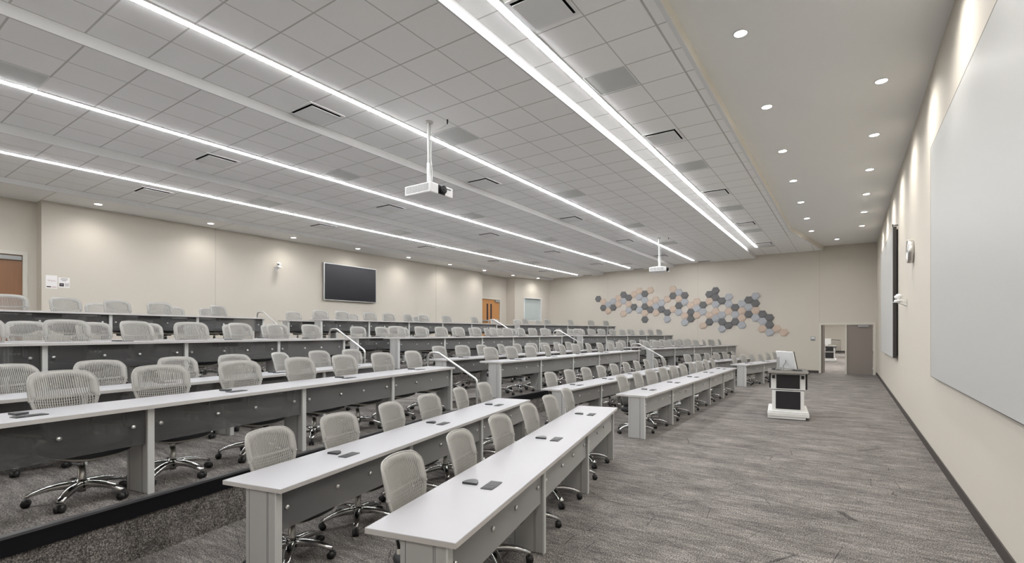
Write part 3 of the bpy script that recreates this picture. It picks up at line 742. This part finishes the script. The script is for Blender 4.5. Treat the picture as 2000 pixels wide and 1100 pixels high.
# maple double door in the far back alcove
ym = (RD0 + RD1) / 2
for k, (a, b, n_) in enumerate(((RD0 + .03, ym - .003, 4), (ym + .003, RD1 - .03, 5))):
    d = struct('door_%d' % n_, MB().box(XA - .08, XA - .035, a, b, zf + .006, LZ - .03, M['wood']))
    yc = b - .16 if k == 0 else a + .16
    MB().box(XA - .035, XA - .030, yc - .065, yc + .065, zf + 1.02, zf + 1.86, M['ink']).build('vision_panel', d)
    MB().box(XA - .035, XA + .03, a + .08, b - .08, zf + .95, zf + 1.02, M['plate'], bev=.01).build('push_bar', d)
    if k: MB().box(XA - .035, XA + .03, b - .40, b - .02, LZ - .16, LZ - .05, M['plate'], bev=.006).build('door_closer', d)
fr = MB().box(XA - .15, XA + .02, RD0 - .05, RD0 + .03, zf, LZ - .03, M['frame']).box(XA - .15, XA + .02, RD1 - .03, RD1 + .06, zf, LZ - .03, M['frame']).box(XA - .15, XA + .02, RD0 - .05, RD1 + .06, LZ - .03, LZ + .05, M['frame'])
struct('trim_%d' % nos, fr); nos += 1

# ------------------------------------------------------------------ hexagonal felt panels on the far wall
HEX = "D0,10 P1,10 D1,9 B2,9 P2,8 B3,10 D3,9 P4,10 P4,9 D5,11 B5,10 D6,10 P6,9 B6,8 P5,8 P7,11 D7,9 P8,11 B8,10 B8,8 D9,11 B9,10 D9,9 P9,8 D9,7 P10,11 P10,9 D10,8 P11,10 B11,9 P11,8 B12,9 D12,8 P13,10 D13,8 B13,7 P14,11 D14,10 P14,8 B15,11 P15,10 D15,9 B15,8 D16,10 B16,9 P16,7 B16,6 P17,9 D17,8 D17,7 P18,9 B18,8 P18,7 D19,9 B19,8 P19,6 D20,10 P20,9 P20,7 D20,6 D21,11 D21,10 B21,9 P21,8 B21,7 D22,9 B22,7 D22,6 B22,5 B23,10 B23,9 P23,8 D23,6 D24,8 B24,7 D24,6 B25,9 P25,8 P25,7 B25,6 D26,9 B26,8 D26,7 B27,10 D27,9 P27,8 B27,7 D28,7 B28,6 P28,5 D29,7 D29,6 B29,5 P30,5 P31,5"
HC = {'D': 'dark grey', 'P': 'peach', 'B': 'blue grey'}
hexes = [(t_[0], int(t_[1:].split(',')[0]), int(t_[1:].split(',')[1])) for t_ in HEX.split() if t_[0] != 'W']
CW = .28392; RP = .32784; SR = CW / 1.5 * .985
def hex_mesh(k):
    m = MB(); c = [(SR * cos(i * pi / 3), SR * sin(i * pi / 3)) for i in range(6)]
    # back outline, front outline with bevel; the lower right is cut by a slanting facet
    top = .068; low = .014; bv = .008
    vs = [(x, 0, z) for x, z in c]
    q = [(x * .93, z * .93) for x, z in c]
    dep = [top * .8, top, top, top * .8, top * .55, low]
    vs += [(x, -(d_ - bv), z) for (x, z), d_ in zip(c, dep)]
    vs += [(x, -d_, z) for (x, z), d_ in zip(q, dep)]
    fs = []
    for i in range(6):
        j = (i + 1) % 6; fs.append((i, 6 + i, 6 + j, j)[::-1]); fs.append((6 + i, 12 + i, 12 + j, 6 + j)[::-1])
    fs.append((12, 13, 14)[::-1]); fs.append((12, 14, 15, 16)[::-1]); fs.append((12, 16, 17)[::-1])
    m.add(vs, fs, M['hex' + k]); return m
hp = {}
cols = {}
for k, c_, r_ in hexes: cols.setdefault(c_, []).append(r_)
for k, c_, r_ in hexes:
    order = sorted(cols[c_], reverse=True).index(r_) + 1
    place = 'only one in the' if len(cols[c_]) == 1 else ordw(order) + ' from top in'
    lab = '%s hexagonal wall panel, %s %s column from left' % (HC[k], place, ordw(c_ + 1))
    x = -11.120 + CW * c_; z = .084 + RP * (r_ + .5 * ((c_ + 1) % 2))
    if k not in hp: o = hex_mesh(k).build('hexagonal_panel', None, (x, FAR - .001, z)); hp[k] = o
    else: o = hp[k].copy(); COL.objects.link(o); o.location = (x, FAR - .001, z)
    tag(o, lab, 'wall panel', 'felt hexagons on the far wall')

# ------------------------------------------------------------------ ceiling projectors
def projector(label):
    t = thing('ceiling_projector', label, 'projector', (-5.53, 5.83, 3.86), 0, 'ceiling projectors')
    b = MB(); b.box(-.28, .28, -.26, .26, 0, .155, M['white'], bev=.012); b.box(-.20, .16, -.20, .20, .155, .175, M['white'], bev=.008); b.build('body', t)
    g = MB()
    for k in range(4):
        x0 = -.245 + k * .122
        g.box(x0, x0 + .108, -.2625, -.259, .035, .135, M['grillgrey'])
        for j in range(10): g.box(x0 + .004 + j * .0104, x0 + .008 + j * .0104, -.265, -.2625, .037, .133, M['white'])
    g.box(.259, .2625, -.235, -.115, .035, .135, M['grillgrey'])
    for j in range(10): g.box(.2625, .265, -.231 + j * .0115, -.227 + j * .0115, .037, .133, M['white'])
    g.build('side_grille', t)
    l = MB(); l.box(.262, .285, -.095, .075, .006, .150, M['black'], bev=.008)
    l.cyl((.28, 0, .08), (.325, 0, .08), .062, M['black'], n=24); l.cyl((.325, 0, .08), (.33, 0, .08), .058, M['darkbox'], n=24)
    ln = l.build('lens_housing', t); MB().sphere((.318, 0, .08), .044, M['lens'], 18, 10, (.4, 1, 1)).build('lens', ln)
    MB().box(.281, .284, .11, .20, .11, .125, M['darkbox']).build('control_panel', t)
    p = MB(); p.cyl((0, 0, .17), (0, 0, 1.205), .026, M['white'], n=16); p.cyl((0, 0, .17), (0, 0, .55), .034, M['white'], n=16); p.cyl((0, 0, .168), (0, 0, .20), .07, M['white'], n=20)
    pl = p.build('pole', t)
    q = MB(); q.cyl((0, 0, 1.188), (0, 0, 1.209), .062, M['steel'], n=24); q.build('ceiling_flange', pl)
    c = MB(); c.tube([(.30, .10, 1.209), (.28, .10, 1.13), (.20, .06, 1.085), (.09, .02, 1.08), (.055, .0, .98), (.05, 0, .60), (.055, .02, .40), (.03, .03, .20), (.04, .04, .175)], .008, M['white'], n=8); c.cyl((.30, .10, 1.209), (.30, .10, 1.14), .014, M['black'], r1=.009, n=10); c.build('cable', t)
    return t
pj = projector('white ceiling projector on a long pole, nearer of the two')
dup(pj, (-5.53, 17.50, 3.86), 0, 'white ceiling projector on a long pole, farther, before the far wall')

# ------------------------------------------------------------------ lecterns
def lectern(label, loc, rotz):
    t = thing('lectern', label, 'lectern', loc, rotz)
    # local: y = depth away from the viewer, x to the right; base 0.68 x 1.15
    b = MB(); b.box(-.36, .36, -.55, .55, .055, .125, M['lect_white'], bev=.004); b.box(-.36, .30, -.54, -.40, .012, .052, M['lect_white']); b.box(-.355, .355, -.50, .54, .125, .16, M['lect_white'], bev=.012); b.build('base', t)
    for (x, y) in ((.29, -.47), (.29, .45), (-.29, .45), (-.29, -.30)):
        c = MB(); c.cyl((x - .014, y, .028), (x + .014, y, .028), .028, M['black'], n=14); c.box(x - .02, x + .02, y - .012, y + .012, .028, .056, M['black']); c.build('caster', t)
    c = MB(); c.box(-.28, .28, -.42, .50, .16, .56, M['lect_white'], bev=.004); c.build('cabinet', t)
    MB().box(-.215, .215, -.427, -.42, .19, .545, M['lect_black'], bev=.003).build('lower_panel', t)
    c = MB(); c.box(-.30, .30, -.42, .50, .575, .90, M['lect_white'], bev=.004); c.box(-.33, -.30, -.35, .45, .60, .90, M['lect_black']).box(.30, .335, -.36, .20, .585, .88, M['lect_black']); c.build('upper_cabinet', t)
    MB().box(-.205, .205, -.428, -.42, .60, .875, M['lect_black'], bev=.003).build('upper_panel', t)
    c = MB().box(-.285, .285, -.40, .48, .56, .575, M['lect_black']); c.build('shadow_gap', t)
    for sx in (-1, 1):
        MB().cyl((sx * .255, -.437, .86), (sx * .255, -.437, .80), .026, M['black'], n=12).build('cable_hook', t)
    s = MB(); s.box(.281, .286, -.30, .42, .18, .54, M['lect_white'], bev=.002); s.cyl((.286, .30, .25), (.300, .30, .25), .008, M['black'], n=8); s.build('side_door', t)
    w_ = MB(); w_.box(-.36, .36, -.52, .56, .90, .94, M['lect_top'], bev=.006); w_.box(-.345, .345, -.53, -.50, .91, .955, M['steel']); w_.build('worktop', t)
    return t
LL = (-1.03, 11.68, 0); LR = radians(6)
lec = lectern('white lectern with black panels standing on the open floor near the front desks', LL, LR)
cl = Matrix.Translation(LL) @ Matrix.Rotation(LR, 4, 'Z')
def onlec(x, y, z=.94): return tuple(cl @ Vector((x, y, z)))
t = thing('computer_monitor', 'silver all-in-one computer monitor tilted back on the lectern', 'monitor', onlec(-.02, .02), LR + radians(33))
TM = Matrix.Translation((0, 0, .20)) @ Matrix.Rotation(radians(-13), 4, 'Y')
MB().box(-.018, .012, -.27, .27, -.17, .19, M['diff'], TM, bev=.004).build('back_case', t)
MB().box(.012, .028, -.27, .27, -.17, .19, M['black'], TM).build('screen', t)
m_ = MB(); m_.tube([(-.02, 0, .20), (-.07, 0, .10), (-.07, 0, .01)], .014, M['tvframe'], n=8); m_.box(-.13, .07, -.11, .11, 0, .008, M['tvframe'], bev=.003); m_.build('stand', t)
t = thing('control_screen', 'small upright grey screen on the left edge of the lectern top', 'screen', onlec(-.17, -.12), LR + radians(-6))
MB().box(-.02, .02, -.11, .11, .03, .28, M['tvframe'], bev=.004).build('case', t)
MB().box(-.05, .05, -.06, .06, 0, .03, M['plate'], bev=.003).build('foot', t)
t = thing('keyboard', 'slim black keyboard lying on the lectern top right of the monitor', 'keyboard', onlec(.17, -.16), LR)
MB().box(-.08, .08, -.21, .21, 0, .022, M['black'], bev=.004).build('case', t)
k_ = MB()
for i in range(5):
    for j in range(13): k_.box(-.066 + i * .027, -.044 + i * .027, -.195 + j * .030, -.170 + j * .030, .022, .027, M['darkbox'])
k_.build('key_field', t)
t = thing('cable_bundle', 'dark tangle of cables beside the monitor on the lectern', 'cables', onlec(-.24, .05), LR)
m_ = MB()
for i in range(5): m_.tube([(.02 * i - .05, -.12, .008), (.03, -.06 + .02 * i, .035), (-.05 + .02 * i, .04, .02), (.04, .12, .03), (0, .2, .008)], .006, M['black'], n=6)
m_.build('cable', t)

# ------------------------------------------------------------------ the room seen through the doorway
struct('floor', MB().box(-7, 6, FAR + .16, 52.3, -.2, 0, M['carpet']))
struct('wall_next_far', MB().box(-7, 6, 52, 52.15, 0, 3.6, M['wall']))
struct('wall_next_left', MB().box(-5.15, -5, FAR + .16, 52, 0, 3.6, M['wall']))
struct('wall_next_right', MB().box(4, 4.15, FAR + .16, 52, 0, 3.6, M['wall']))
struct('ceiling', MB().box(-5.15, 4.15, FAR + .16, 52.1, 3.6, 3.7, M['gyp']))
struct('baseboard_next_far', MB().box(-5, 4, 51.985, 52, 0, .14, M['base']))
for x, y, wh in ((-.6, 29, 'just past the doorway'), (-.6, 37, 'midway in the room past the doorway'), (-.6, 46, 'deepest in the room past the doorway')):  # unseen glowing panels added to brighten the next room
    t = thing('fill_panel_light', 'added unseen fill panel ' + wh, 'ceiling light', (x, y, 3.6), 0, 'added fill panels of the next room')
    MB().box(-.6, .6, -2.4, 2.4, -.01, -.001, M['roomfill']).build('diffuser', t)
    MB().box(-.63, -.6, -2.4, 2.4, -.015, -.001, M['white']).box(.6, .63, -2.4, 2.4, -.015, -.001, M['white']).build('frame', t)
for o in [c_ for c_ in bpy.data.objects if c_.parent is None and c_.name == 'lectern']: base_l = o
dup(base_l, (-.93, 35.5, 0), radians(3), 'white and black lectern seen through the doorway in the next room')
t = thing('computer_monitor', 'pale computer monitor on the lectern in the next room', 'monitor', (-1.05, 35.3, .94), radians(-80))
MB().box(-.02, .02, -.22, .22, .08, .42, M['white'], bev=.004).build('back_case', t)
MB().box(-.03, .03, -.06, .06, 0, .09, M['white']).build('stand', t)
t = thing('guard_railing', 'thin dark metal guard railing beyond the doorway along the next room wall', 'railing', (-.75, 50, 0))
m_ = MB(); m_.cyl((-.6, 0, 1.15), (.25, 0, 1.08), .025, M['nosing'], n=8); m_.build('top_rail', t)
for k in range(9):
    x = -.6 + k * .105; MB().cyl((x, 0, 0), (x, 0, 1.15 - (x + .6) * .087), .014, M['nosing'], n=6).build('baluster', t)
